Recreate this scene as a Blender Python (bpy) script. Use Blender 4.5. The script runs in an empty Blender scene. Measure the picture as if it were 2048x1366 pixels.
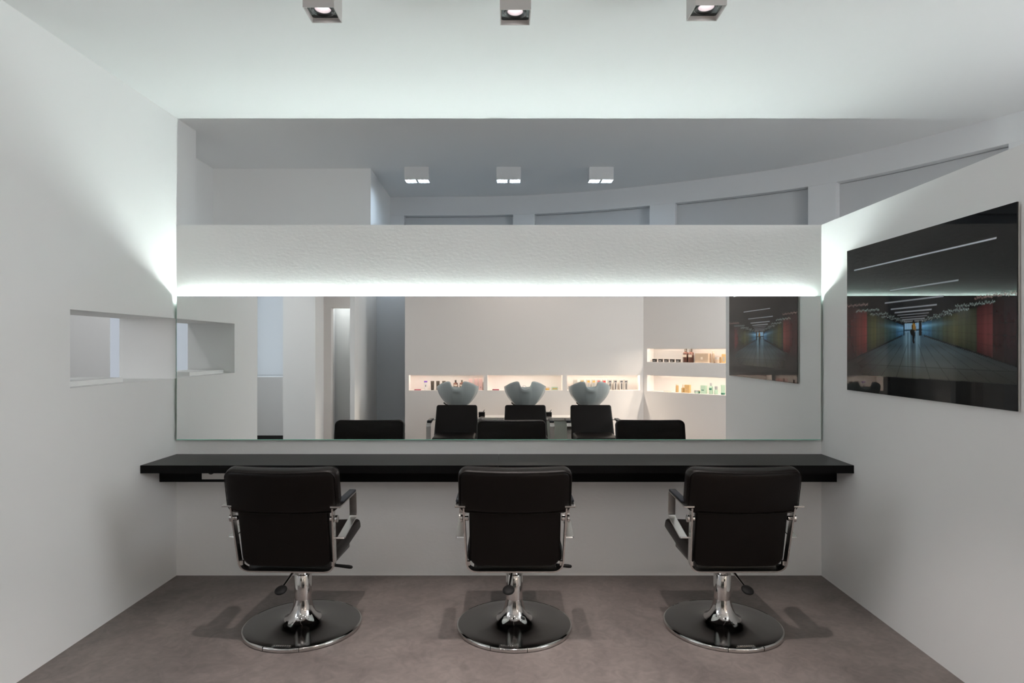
import bpy, bmesh, math, random
import numpy as np
from mathutils import Vector, Matrix
random.seed(7)
PI = math.pi
scene = bpy.context.scene
COL = scene.collection

# ------------------------------------------------------------------ materials
MATS = {}
def mat(name, color=(.8, .8, .8), rough=.5, metal=0., spec=.5, coat=0., coat_rough=.03, emit=None, estr=0., aniso=0.):
    if name in MATS: return MATS[name]
    m = bpy.data.materials.new(name); m.use_nodes = True
    b = m.node_tree.nodes['Principled BSDF']
    b.inputs['Base Color'].default_value = (*color, 1)
    b.inputs['Roughness'].default_value = rough
    b.inputs['Metallic'].default_value = metal
    b.inputs['Specular IOR Level'].default_value = spec
    b.inputs['Coat Weight'].default_value = coat
    b.inputs['Coat Roughness'].default_value = coat_rough
    b.inputs['Anisotropic'].default_value = aniso
    if emit:
        b.inputs['Emission Color'].default_value = (*emit, 1)
        b.inputs['Emission Strength'].default_value = estr
    MATS[name] = m
    return m

def add_noise_bump(m, scale, strength, dist=.002, detail=4, stretch=(1, 1, 1)):
    nt = m.node_tree; n = nt.nodes; l = nt.links
    tc = n.new('ShaderNodeTexCoord'); mp = n.new('ShaderNodeMapping')
    mp.inputs['Scale'].default_value = stretch
    no = n.new('ShaderNodeTexNoise'); no.inputs['Scale'].default_value = scale; no.inputs['Detail'].default_value = detail
    bp = n.new('ShaderNodeBump'); bp.inputs['Strength'].default_value = strength; bp.inputs['Distance'].default_value = dist
    l.new(tc.outputs['Object'], mp.inputs['Vector']); l.new(mp.outputs['Vector'], no.inputs['Vector'])
    l.new(no.outputs['Fac'], bp.inputs['Height']); l.new(bp.outputs['Normal'], n['Principled BSDF'].inputs['Normal'])
    return m

M_wall = add_noise_bump(mat('wall_paint', (.88, .88, .87), .75, spec=.25), 60, .05, .002)
M_plaster = add_noise_bump(mat('half_wall_plaster', (.91, .91, .90), .75, spec=.25), 34, .26, .004, 5, (1, 1, 1.8))
M_ceil = mat('ceiling_paint', (.86, .865, .86), .85, spec=.2)
M_shampoo = add_noise_bump(mat('warm_wall_paint', (.80, .752, .72), .75, spec=.25), 50, .05, .002)
M_niche = mat('niche_paint', (.86, .84, .80), .7, spec=.2)
M_dark_wall = mat('grey_wall_paint', (.58, .61, .64), .8, spec=.2)
M_facade = mat('facade_paint', (.76, .77, .78), .7, spec=.25)
M_panel = mat('facade_blind', (.60, .61, .62), .8, spec=.2)
M_skirt = mat('black_skirting', (.012, .012, .012), .5)
M_mirror = mat('mirror_silver', (.925, .94, .93), 0.0, 1.0)
M_mirror_edge = mat('mirror_glass_edge', (.34, .80, .64), .2, coat=.5)
M_black_lam = add_noise_bump(mat('black_laminate', (.010, .010, .0095), .34, spec=.15), 200, .03, .001)
M_black_front = mat('black_edge_laminate', (.0035, .0035, .0035), .55, spec=.12)
M_leather = add_noise_bump(mat('dark_leather', (.0048, .0032, .0026), .38, spec=.17), 420, .10, .001)
M_steel = mat('brushed_steel', (.62, .60, .58), .26, 1.0)
M_chrome = mat('chrome', (.62, .605, .59), .07, 1.0)
M_disc = mat('dark_chrome_disc', (.25, .247, .243), .13, 1.0)
M_rubber = mat('black_rubber', (.006, .006, .006), .6, spec=.2)
M_armpad = mat('arm_pad_vinyl', (.014, .016, .021), .5, spec=.2)
M_plastic_w = mat('white_plastic', (.75, .73, .70), .35)
M_black_p = mat('black_plastic', (.01, .01, .01), .3)
M_fixture = mat('fixture_paint', (.55, .53, .51), .55)
M_fixture_r = mat('fixture_white_paint', (.72, .72, .72), .55)
M_baffle = mat('fixture_baffle_black', (.028, .036, .036), .45)
M_ring = mat('fixture_ring_black', (.012, .014, .014), .4)
M_reflector = mat('lamp_reflector', (.40, .37, .38), .4, .5)
M_lamp = mat('lamp_glow', (1, 1, 1), .5, emit=(1, .93, .93), estr=16)
M_lamp_c = mat('cool_lamp_glow', (1, 1, 1), .5, emit=(.64, .82, 1), estr=74)
M_strip = mat('led_strip_glow', (1, 1, 1), .5, emit=(.88, 1.0, .975), estr=270)
M_warm = mat('warm_led_glow', (1, 1, 1), .5, emit=(1, .88, .76), estr=320)
M_ceramic = mat('grey_ceramic', (.42, .46, .455), .16, coat=.4)
M_glass_panel = mat('frosted_glass_panel', (.56, .62, .58), .2)
M_cab = mat('cabinet_white', (.76, .73, .70), .4)
M_daylight = mat('daylit_window_pane', (.08, .08, .08), .5, emit=(.80, .88, 1), estr=.50)
M_daylight_strong = mat('sunlit_window_pane', (.08, .08, .08), .5, emit=(.84, .91, 1), estr=1.5)

def floor_material():
    m = bpy.data.materials.new('polished_cement'); m.use_nodes = True
    nt = m.node_tree; n = nt.nodes; l = nt.links; b = n['Principled BSDF']
    tc = n.new('ShaderNodeTexCoord')
    n1 = n.new('ShaderNodeTexNoise'); n1.inputs['Scale'].default_value = 1.6; n1.inputs['Detail'].default_value = 8; n1.inputs['Roughness'].default_value = .62; n1.inputs['Distortion'].default_value = 1.4
    n2 = n.new('ShaderNodeTexNoise'); n2.inputs['Scale'].default_value = 14; n2.inputs['Detail'].default_value = 6; n2.inputs['Distortion'].default_value = 2.0
    mx = n.new('ShaderNodeMix'); mx.data_type = 'FLOAT'; mx.inputs['Factor'].default_value = .35
    rp = n.new('ShaderNodeValToRGB')
    rp.color_ramp.elements[0].position = .28; rp.color_ramp.elements[0].color = (.100, .083, .077, 1)
    rp.color_ramp.elements[1].position = .72; rp.color_ramp.elements[1].color = (.255, .216, .201, 1)
    rr = n.new('ShaderNodeMapRange'); rr.inputs['To Min'].default_value = .42; rr.inputs['To Max'].default_value = .60
    bp = n.new('ShaderNodeBump'); bp.inputs['Strength'].default_value = .05; bp.inputs['Distance'].default_value = .003
    for q in (n1, n2): l.new(tc.outputs['Object'], q.inputs['Vector'])
    l.new(n1.outputs['Fac'], mx.inputs['A']); l.new(n2.outputs['Fac'], mx.inputs['B'])
    l.new(mx.outputs['Result'], rp.inputs['Fac']); l.new(rp.outputs['Color'], b.inputs['Base Color'])
    l.new(mx.outputs['Result'], rr.inputs['Value']); l.new(rr.outputs['Result'], b.inputs['Roughness'])
    l.new(mx.outputs['Result'], bp.inputs['Height']); l.new(bp.outputs['Normal'], b.inputs['Normal'])
    b.inputs['Specular IOR Level'].default_value = .4
    return m
M_floor = floor_material()

def blind_material():
    m = bpy.data.materials.new('translucent_blind'); m.use_nodes = True
    nt = m.node_tree; n = nt.nodes; l = nt.links
    n.remove(n['Principled BSDF'])
    d = n.new('ShaderNodeBsdfDiffuse'); d.inputs['Color'].default_value = (.8, .8, .8, 1)
    t = n.new('ShaderNodeBsdfTranslucent'); t.inputs['Color'].default_value = (.85, .88, .9, 1)
    x = n.new('ShaderNodeMixShader'); x.inputs['Fac'].default_value = .5
    l.new(d.outputs[0], x.inputs[1]); l.new(t.outputs[0], x.inputs[2]); l.new(x.outputs[0], n['Material Output'].inputs['Surface'])
    return m
M_blind = blind_material()
M_fill_right = mat('right_fill_glow', (.08, .08, .08), .5, emit=(.92, .97, 1), estr=10)  # glow of the added fill pane on the right
M_fill_left = mat('left_fill_glow', (.08, .08, .08), .5, emit=(.90, .95, 1), estr=3.8)  # glow of the added fill pane on the left

def print_material():
    m = bpy.data.materials.new('glossy_photo_print'); m.use_nodes = True
    nt = m.node_tree; n = nt.nodes; l = nt.links; b = n['Principled BSDF']
    at = n.new('ShaderNodeAttribute'); at.attribute_name = 'picture'
    l.new(at.outputs['Color'], b.inputs['Base Color'])
    b.inputs['Roughness'].default_value = .5; b.inputs['Specular IOR Level'].default_value = 0
    b.inputs['Coat Weight'].default_value = 1; b.inputs['Coat IOR'].default_value = 1.31; b.inputs['Coat Roughness'].default_value = .0
    return m
M_print = print_material()

# ------------------------------------------------------------------ mesh helpers
def finish(name, bm, m, parent=None, smooth=False, loc=None):
    bmesh.ops.remove_doubles(bm, verts=bm.verts, dist=1e-6)
    bmesh.ops.recalc_face_normals(bm, faces=bm.faces)
    me = bpy.data.meshes.new(name); bm.to_mesh(me); bm.free()
    if smooth:
        for p in me.polygons: p.use_smooth = True
        try: me.set_sharp_from_angle(angle=math.radians(38))
        except Exception: pass
    o = bpy.data.objects.new(name, me); COL.objects.link(o)
    for mm in (m if isinstance(m, (list, tuple)) else [m]): me.materials.append(mm)
    if parent: o.parent = parent
    if loc: o.location = loc
    return o

def thing(name, label, cat, loc=(0, 0, 0), rz=0, group=None):
    o = bpy.data.objects.new(name, None); COL.objects.link(o)
    o.empty_display_size = .1
    o.location = loc; o.rotation_euler = (0, 0, rz)
    o['label'] = label; o['category'] = cat
    if group: o['group'] = group
    return o
def tag(o, label, cat, group=None):
    o['label'] = label; o['category'] = cat
    if group: o['group'] = group
    return o
def struct(name, bm, m, smooth=False):
    o = finish(name, bm, m, smooth=smooth); o['kind'] = 'structure'
    return o
def copy_tree(o, parent=None):
    c = o.copy(); COL.objects.link(c)
    if parent: c.parent = parent
    for ch in list(o.children): copy_tree(ch, c)
    return c

def box(bm, x0, x1, y0, y1, z0, z1, bevel=0, seg=2):
    r = bmesh.ops.create_cube(bm, size=1)
    for v in r['verts']:
        v.co = Vector(((x0 + x1) / 2 + v.co.x * (x1 - x0), (y0 + y1) / 2 + v.co.y * (y1 - y0), (z0 + z1) / 2 + v.co.z * (z1 - z0)))
    if bevel:
        es = list({e for v in r['verts'] for e in v.link_edges})
        bmesh.ops.bevel(bm, geom=es, offset=bevel, segments=seg, profile=.5, affect='EDGES')
    return bm
def nbox(*a, **k): return box(bmesh.new(), *a, **k)

def prism(bm, poly, z0, z1):
    lo = [bm.verts.new((x, y, z0)) for x, y in poly]; hi = [bm.verts.new((x, y, z1)) for x, y in poly]
    bm.faces.new(lo[::-1]); bm.faces.new(hi)
    k = len(poly)
    for i in range(k): bm.faces.new((lo[i], lo[(i + 1) % k], hi[(i + 1) % k], hi[i]))
    return bm

def lathe(bm, prof, seg=64, cx=0, cy=0, cap0=True, cap1=True):
    rings = []
    for r, z in prof:
        if r < 1e-6: rings.append([bm.verts.new((cx, cy, z))])
        else: rings.append([bm.verts.new((cx + r * math.cos(2 * PI * i / seg), cy + r * math.sin(2 * PI * i / seg), z)) for i in range(seg)])
    for a, b in zip(rings, rings[1:]):
        for i in range(seg):
            j = (i + 1) % seg
            if len(a) == 1: bm.faces.new((a[0], b[j], b[i]))
            elif len(b) == 1: bm.faces.new((a[i], a[j], b[0]))
            else: bm.faces.new((a[i], a[j], b[j], b[i]))
    if cap0 and len(rings[0]) > 1: bm.faces.new(rings[0][::-1])
    if cap1 and len(rings[-1]) > 1: bm.faces.new(rings[-1])
    return bm

def tube(bm, pts, r, seg=10, closed=False, cap=True):
    pts = [Vector(p) for p in pts]; k = len(pts); rings = []
    up = None
    for i, p in enumerate(pts):
        a = pts[(i - 1) % k] if (closed or i > 0) else p
        b = pts[(i + 1) % k] if (closed or i < k - 1) else p
        t = (b - a).normalized()
        if up is None: up = t.orthogonal().normalized()
        up = (up - t * up.dot(t)).normalized(); s = t.cross(up)
        rr = r[i] if isinstance(r, (list, tuple)) else r
        rings.append([bm.verts.new(p + (up * math.cos(2 * PI * q / seg) + s * math.sin(2 * PI * q / seg)) * rr) for q in range(seg)])
    n = k if closed else k - 1
    for i in range(n):
        a, b = rings[i], rings[(i + 1) % k]
        for q in range(seg): bm.faces.new((a[q], a[(q + 1) % seg], b[(q + 1) % seg], b[q]))
    if cap and not closed: bm.faces.new(rings[0][::-1]); bm.faces.new(rings[-1])
    return bm

def ribbon(bm, pts, wdir, w, t, closed=False):
    """flat bar: path points, constant width direction wdir (full width w), thickness t"""
    pts = [Vector(p) for p in pts]; wd = Vector(wdir).normalized(); k = len(pts); rings = []
    for i, p in enumerate(pts):
        a = pts[i - 1] if (closed or i > 0) else p
        b = pts[(i + 1) % k] if (closed or i < k - 1) else p
        tg = (b - a).normalized(); n = tg.cross(wd).normalized()
        rings.append([bm.verts.new(p + wd * sw * w / 2 + n * sn * t / 2) for sw, sn in ((-1, -1), (1, -1), (1, 1), (-1, 1))])
    for i in range(k if closed else k - 1):
        a, b = rings[i], rings[(i + 1) % k]
        for q in range(4): bm.faces.new((a[q], a[(q + 1) % 4], b[(q + 1) % 4], b[q]))
    if not closed: bm.faces.new(rings[0][::-1]); bm.faces.new(rings[-1])
    return bm

def fillet(pts, rad, seg=6):
    """round the inner corners of an open 3-D polyline"""
    P = [Vector(p) for p in pts]; out = [P[0]]
    for i in range(1, len(P) - 1):
        r = rad[i] if isinstance(rad, dict) else rad
        a = (P[i - 1] - P[i]); b = (P[i + 1] - P[i])
        r = min(r, a.length * .48, b.length * .48)
        p0 = P[i] + a.normalized() * r; p1 = P[i] + b.normalized() * r
        for s in range(seg + 1):
            t = s / seg
            out.append(p0 * (1 - t) ** 2 + P[i] * 2 * t * (1 - t) + p1 * t * t)
    out.append(P[-1]); return out

def rrect(hw, hh, r, n=7):
    """outline of a rounded rectangle; r may be (tr, tl, bl, br)"""
    rs = r if isinstance(r, (list, tuple)) else (r,) * 4
    out = []
    for k, (sx, sz) in enumerate(((1, 1), (-1, 1), (-1, -1), (1, -1))):
        rr = max(min(rs[k], hw - 1e-4, hh - 1e-4), 1e-4)
        cx, cz = sx * (hw - rr), sz * (hh - rr)
        for i in range(n):
            a = PI / 2 * (k + i / (n - 1))
            out.append((cx + rr * math.cos(a), cz + rr * math.sin(a)))
        nsx, nsz = ((1, 1), (-1, 1), (-1, -1), (1, -1))[(k + 1) % 4]
        r2 = max(min(rs[(k + 1) % 4], hw - 1e-4, hh - 1e-4), 1e-4)
        ax, az = out[-1]
        bx = nsx * (hw - r2) if k in (0, 2) else nsx * hw
        bz = nsz * hh if k in (0, 2) else nsz * (hh - r2)
        m = 11 if k in (0, 2) else 4
        for i in range(1, m): out.append((ax + (bx - ax) * i / m, az + (bz - az) * i / m))
    return out

def pad(bm, hw, hh, t, r, e, bow=0., puff=0., tilt=0., center=(0, 0, 0), taper=0., n=7, es=5):
    """upholstered slab standing in the XZ plane, thickness t in Y, edge rounding e, bowed towards -Y in the middle"""
    rings = []
    def ring(inset, y):
        rr = [max(q - inset, .004) for q in (r if isinstance(r, (list, tuple)) else (r,) * 4)]
        return [(x, y, z) for x, z in rrect(hw - inset, hh - inset, rr, n)]
    base = ring(e, 0)
    def scaled(s, y): return [(x * s, y, z * s) for x, _, z in base]
    for s in (.25, .55, .8): rings.append(scaled(s, -t / 2 - puff * (1 - s * s)))
    for i in range(es + 1):
        a = PI / 2 * i / es
        rings.append(ring(e * (1 - math.sin(a)), -t / 2 + e * (1 - math.cos(a))))
    for i in range(es + 1):
        a = PI / 2 * i / es
        rings.append(ring(e * (1 - math.cos(a)), t / 2 - e + e * math.sin(a)))
    for s in (.8, .55, .25): rings.append(scaled(s, t / 2 + puff * (1 - s * s)))
    ct, st = math.cos(tilt), math.sin(tilt)
    def tr(p):
        x, y, z = p
        x *= 1 + taper * z / hh
        y -= bow * (1 - (x / hw) ** 2)
        y2 = y * ct - z * st; z2 = y * st + z * ct
        return (x + center[0], y2 + center[1], z2 + center[2])
    V = [[bm.verts.new(tr(p)) for p in rg] for rg in rings]
    k = len(V[0])
    for a, b in zip(V, V[1:]):
        for i in range(k): bm.faces.new((a[i], a[(i + 1) % k], b[(i + 1) % k], b[i]))
    bm.faces.new(V[0][::-1]); bm.faces.new(V[-1])
    return bm
def pad_seam(hw, hh, t, r, e, ysign, bow, tilt, center, n=7, off=.25):
    ct, st = math.cos(tilt), math.sin(tilt); out = []
    i = e * off
    for x, z in rrect(hw - i, hh - i, max(r - i, .004), n):
        y = ysign * (t / 2 - e * .12) - bow * (1 - (x / hw) ** 2)
        out.append((x + center[0], y * ct - z * st + center[1], y * st + z * ct + center[2]))
    return out

def wall_seg(bm, p0, p1, thick, z0, z1, holes=(), side=1):
    """vertical wall from p0 to p1 (plan); front face on the line, thickness to side*left-normal.
       holes: (s0, s1, za, zb, depth or None)"""
    p0 = Vector((*p0, 0)); p1 = Vector((*p1, 0)); L = (p1 - p0).length; d = (p1 - p0) / L
    nrm = Vector((-d.y, d.x, 0)) * side
    P = lambda s, q, z: p0 + d * s + nrm * q + Vector((0, 0, z))
    ss = sorted({0, L, *[h[0] for h in holes], *[h[1] for h in holes]})
    zs = sorted({z0, z1, *[h[2] for h in holes], *[h[3] for h in holes]})
    F = lambda *c: bm.faces.new([bm.verts.new(q) for q in c])
    for a, b in zip(ss, ss[1:]):
        for c, e in zip(zs, zs[1:]):
            inh = [h for h in holes if h[0] <= a + 1e-6 and h[1] >= b - 1e-6 and h[2] <= c + 1e-6 and h[3] >= e - 1e-6]
            if not inh: F(P(a, 0, c), P(b, 0, c), P(b, 0, e), P(a, 0, e))
            if not (inh and inh[0][4] is None): F(P(a, thick, c), P(b, thick, c), P(b, thick, e), P(a, thick, e))
    for s0, s1, za, zb, dep in holes:
        q = dep or thick
        F(P(s0, 0, za), P(s1, 0, za), P(s1, q, za), P(s0, q, za)); F(P(s0, 0, zb), P(s1, 0, zb), P(s1, q, zb), P(s0, q, zb))
        F(P(s0, 0, za), P(s0, 0, zb), P(s0, q, zb), P(s0, q, za)); F(P(s1, 0, za), P(s1, 0, zb), P(s1, q, zb), P(s1, q, za))
        if dep: F(P(s0, q, za), P(s1, q, za), P(s1, q, zb), P(s0, q, zb))
    for s in (0, L):
        F(P(s, 0, z0), P(s, thick, z0), P(s, thick, z1), P(s, 0, z1))
    F(P(0, 0, z1), P(L, 0, z1), P(L, thick, z1), P(0, thick, z1)); F(P(0, 0, z0), P(L, 0, z0), P(L, thick, z0), P(0, thick, z0))
    return P

# ------------------------------------------------------------------ the setting
H = 2.900          # ceiling height
EYE = 1.445        # camera height
WY = 4.03          # face of the half-height mirror wall
XL = lambda y: -2.088 + (y - WY) * .0168      # face of the left wall
XR = lambda y: 2.000 + (y - WY) * .0175       # face of the right wall

struct('floor', nbox(-5, 4.6, -4, 7, -.1, 0), M_floor)
struct('ceiling', nbox(-5, 4.6, -4, 7, H, H + .1), M_ceil)

# mirror wall, half height
struct('wall_mirror', prism(bmesh.new(), [(XL(WY), WY), (XR(WY), WY), (XR(WY), WY + .2), (XL(WY), WY + .2)], 0, 2.222), M_plaster)
# right partition, half height
struct('wall_right', prism(bmesh.new(), [(XR(2.30), 2.30), (XR(2.30) + .16, 2.30), (2.16, WY + .2), (XR(WY) + .0015, WY + .2)], 0, 2.222), M_wall)
# left wall, full height with an opening right through
bm = bmesh.new()
def left_wall():
    y0, y1 = 2.60, 4.275
    p0, p1 = (XL(y0), y0), (XL(y1), y1)
    wall_seg(bm, p0, p1, .36, 0, H, [(3.070 - y0, 4.022 - y0, 1.2485, 1.629, None)], side=1)
left_wall()
struct('wall_left', bm, M_wall)
# raised sill board lying in the opening
struct('trim_1', nbox(-2.44, -2.18, 3.085, 3.62, 1.2485, 1.2745), M_wall)
# left wall of the space behind, its corner block and the back of the left room
struct('wall_back_left', prism(bmesh.new(), [(-2.38, 4.276), (-2.38, 5.17), (-1.10, 5.17), (-1.12, 6.3), (-2.55, 6.3), (-2.55, 4.276)], 0, H), M_wall)
struct('wall_left_room_back', nbox(-4.3, -3.487, 5.6, 5.8, 0, H), M_wall)
struct('wall_left_room_back_right', nbox(-2.75, -2.551, 5.6, 5.8, 0, H), M_wall)
bm = nbox(-3.487, -2.75, 5.6, 5.8, 0, .9); box(bm, -3.487, -2.75, 5.6, 5.8, 2.4, H)
struct('wall_left_room_window', bm, M_wall)
struct('window_1', nbox(-3.487, -2.75, 5.603, 5.62, .9, 2.4), M_daylight)
bm = nbox(-4.4, -4.2, -4, -1.1, 0, H); box(bm, -4.4, -4.2, 2.3, 5.8, 0, H); box(bm, -4.4, -4.2, .05, .25, 0, H)
box(bm, -4.4, -4.2, -1.1, .05, 0, .9); box(bm, -4.4, -4.2, -1.1, .05, 2.4, H); box(bm, -4.4, -4.2, .25, 2.3, 0, 1.5); box(bm, -4.4, -4.2, .25, 2.3, 2.6, H)
struct('wall_far_left', bm, M_wall)
struct('window_2', nbox(-4.32, -4.30, -1.1, .05, .9, 2.4), M_daylight)
struct('fill_panel_left', nbox(-4.32, -4.30, .25, 2.3, 1.5, 2.6), M_fill_left)  # added glowing pane, out of view, brightens the right wall

# curved facade with its beam, piers and recessed blinds
FP = [(-2.4, 6.2), (-1.13, 6.15), (.2, 6.08), (1.29, 5.71), (2.46, 4.98), (3.11, 4.03), (3.35, 3.4), (3.6, 2.4), (3.75, 1.0)]
def catmull(p0, p1, p2, p3, t):
    return tuple(.5 * (2 * b + (c - a) * t + (2 * a - 5 * b + 4 * c - d) * t * t + (3 * b - a - 3 * c + d) * t ** 3) for a, b, c, d in zip(p0, p1, p2, p3))
poly = []
for i in range(1, len(FP) - 2):
    for s in range(24): poly.append(catmull(*FP[i - 1:i + 3], s / 24))
poly.append(FP[-2])
cum = [0]
for a, b in zip(poly, poly[1:]): cum.append(cum[-1] + math.dist(a, b))
def fac(s, off=0):
    s = max(0, min(cum[-1] - 1e-6, s))
    i = max(k for k in range(len(cum) - 1) if cum[k] <= s)
    t = (s - cum[i]) / (cum[i + 1] - cum[i]); a, b = poly[i], poly[i + 1]
    tx, ty = (b[0] - a[0]), (b[1] - a[1]); L = math.hypot(tx, ty)
    return (a[0] + (b[0] - a[0]) * t - ty / L * off, a[1] + (b[1] - a[1]) * t + tx / L * off)
def fac_slab(s0, s1, o0, o1, z0, z1, bm=None):
    bm = bm or bmesh.new(); k = max(2, int((s1 - s0) / .08))
    A = [fac(s0 + (s1 - s0) * i / k, o0) for i in range(k + 1)]; B = [fac(s0 + (s1 - s0) * i / k, o1) for i in range(k + 1)]
    return prism(bm, A + B[::-1], z0, z1)
ZB = 2.72
struct('wall_facade_beam', fac_slab(0, cum[-1], 0, .26, ZB, H), M_facade)
piers = [(0.0, .145), (1.199, 1.406), (2.487, 2.713), (3.782, 3.987), (5.09, 5.29), (6.3, 6.5)]
for s0, s1 in piers: struct('wall_facade_pier', fac_slab(s0, s1, .004, .24, 0, ZB), M_facade)
for (a, b), (c, d) in zip(piers, piers[1:]):
    struct('window_3', fac_slab(b, c, .075, .10, .02, ZB - .004), M_panel)
bm = nbox(3.75, 3.95, -4, .25, 0, H); box(bm, 3.75, 3.95, .25, 2.1, 0, 1.4); box(bm, 3.75, 3.95, .25, 2.1, 2.65, H); box(bm, 3.75, 3.95, 2.1, 2.25, 0, H)
struct('wall_right_far', bm, M_wall)
struct('fill_panel_right', nbox(3.86, 3.88, .25, 2.1, 1.4, 2.65), M_fill_right)  # invented pane, never in view, glows to light the left wall

# rear of the salon, seen in the mirror
SY = -1.6
NZ0, NZ1 = .797, 1.028
bm = bmesh.new()
x0s = -1.525
wall_seg(bm, (x0s, SY), (2.075, SY), .34, 0, H, [(.06, 1.185, NZ0, NZ1, .19), (1.245, 2.378, NZ0, NZ1, .19), (2.446, 3.548, NZ0, NZ1, .19)], side=-1)
bm.faces.ensure_lookup_table()
struct('wall_shampoo', bm, M_shampoo)
ANG0, ANG1 = Vector((2.075, SY, 0)), Vector((3.75, .04, 0))
AD = (ANG1 - ANG0).normalized(); AN = Vector((AD.y, -AD.x, 0))     # AN points behind the wall
AL = (ANG1 - ANG0).length
bm = bmesh.new()
wall_seg(bm, (2.075, SY), (3.75, .04), .34, 0, H, [(.062, 1.62, 1.229, 1.431, .19), (.062, 1.62, .790, 1.032, .19)], side=-1)
struct('wall_angled', bm, M_shampoo)

# rear left: windowed wall, pillar, doorway, passage
bm = nbox(-4.2, -3.758, SY - .2, SY, 0, H); box(bm, -3.358, -3.07, SY - .2, SY, 0, H); box(bm, -3.758, -3.358, SY - .2, SY, 0, 1.0); box(bm, -3.758, -3.358, SY - .2, SY, 2.45, H)
struct('wall_rear_left', bm, M_wall)
struct('window_4', nbox(-3.758, -3.358, SY - .12, SY - .10, 1.0, 2.45), M_daylight_strong)
struct('baseboard_rear_left', nbox(-4.2, -3.09, SY, SY + .012, 0, .118), M_skirt)
struct('wall_pillar', nbox(-3.085, -2.637, SY - .2, -.8, 0, H), M_wall)
bm = nbox(-2.637, -2.53, -1.32, -1.2, 0, H); box(bm, -2.53, -2.257, -1.32, -1.2, 2.016, H)
struct('wall_doorway', bm, M_shampoo)
struct('wall_passage', nbox(-2.257, -2.19, -2.75, -1.2, 0, H), M_wall)
struct('wall_passage_end', nbox(-3.4, -1.0, -2.95, -2.75, 0, H), M_dark_wall)
struct('wall_closet_back', nbox(-3.0, -2.257, -1.95, -1.85, 0, H), M_wall)
struct('wall_behind', nbox(-1.525, 3.75, -4.0, -3.8, 0, H), M_wall)

# ------------------------------------------------------------------ mirror and its light
MX0, MX1, MZ0, MZ1 = -2.072, 1.981, .863, 1.769
mir = thing('wall_mirror_glass', 'wide frameless wall mirror over the black worktop', 'mirror', (0, 4.0, 0))
mir.name = 'mirror'
bm = bmesh.new()
bm.faces.new([bm.verts.new(p) for p in ((MX0 + .001, 0, MZ0 + .0045), (MX1 - .001, 0, MZ0 + .0045), (MX1 - .001, 0, MZ1 - .001), (MX0 + .001, 0, MZ1 - .001))])
g = finish('mirror_face', bm, M_mirror, mir)
finish('glass_sheet', nbox(MX0, MX1, .0004, .005, MZ0, MZ1), M_mirror_edge, mir)
finish('mounting_batten', nbox(MX0 + .15, MX1 - .15, .005, .0295, MZ0 + .12, MZ0 + .18), M_skirt, mir)

tubeo = thing('light_strip', 'long glowing white light strip along the top edge of the mirror', 'light', (0, 4.0, 0))
bm = bmesh.new(); tube(bm, [(MX0 + .012, .0238, 1.7585), (MX1 - .035, .0238, 1.7585)], .0034, 12)
finish('glowing_tube', bm, M_strip, tubeo, True)
bm = nbox(MX0 + .012, MX1 - .03, .0054, .0296, 1.742, 1.7535)
finish('channel', bm, M_plastic_w, tubeo)
bm = bmesh.new(); tube(bm, [(MX1 - .035, .0238, 1.7585), (MX1 - .022, .0238, 1.762), (MX1 - .010, .0238, 1.779)], .003, 8)
finish('end_clip', bm, M_plastic_w, tubeo, True)

# ------------------------------------------------------------------ worktop
wt = thing('wall_worktop', 'long black worktop fixed under the mirror between the side walls', 'worktop', (0, 0, 0))
wt.name = 'worktop'
yf, yb = 3.64, WY - .001
poly4 = lambda ya, yb_, e=.0015: [(XL(ya) + e, ya), (XR(ya) - e, ya), (XR(yb_) - e, yb_), (XL(yb_) + e, yb_)]
xs = -.045                                     # butt joint between the two boards
e = .0015
for nm, pl in (('board', [(XL(yf) + e, yf), (xs - .0006, yf), (xs - .0006, yb), (XL(yb) + e, yb)]),
               ('board', [(xs + .0006, yf), (XR(yf) - e, yf), (XR(yb) - e, yb), (xs + .0006, yb)])):
    o = finish(nm, prism(bmesh.new(), pl, .7245, .770), [M_black_lam, M_black_front], wt)
    for p in o.data.polygons:
        if abs(p.normal.z) < .5: p.material_index = 1
finish('apron', prism(bmesh.new(), poly4(3.835, 3.93), .634, .7245), M_black_front, wt)
sk = finish('socket_plate', nbox(-1.832, -1.60, 3.829, 3.835, .651, .7235, bevel=.002), M_plastic_w, wt)
for cx in (-1.775, -1.66):
    bm = bmesh.new(); lathe(bm, [(.020, 0), (.020, .004)], 24)
    bmesh.ops.rotate(bm, verts=bm.verts, cent=(0, 0, 0), matrix=Matrix.Rotation(PI / 2, 3, 'X'))
    bmesh.ops.translate(bm, verts=bm.verts, vec=(cx, 3.829, .701))
    finish('socket_hole', bm, M_black_p, sk)

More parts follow.
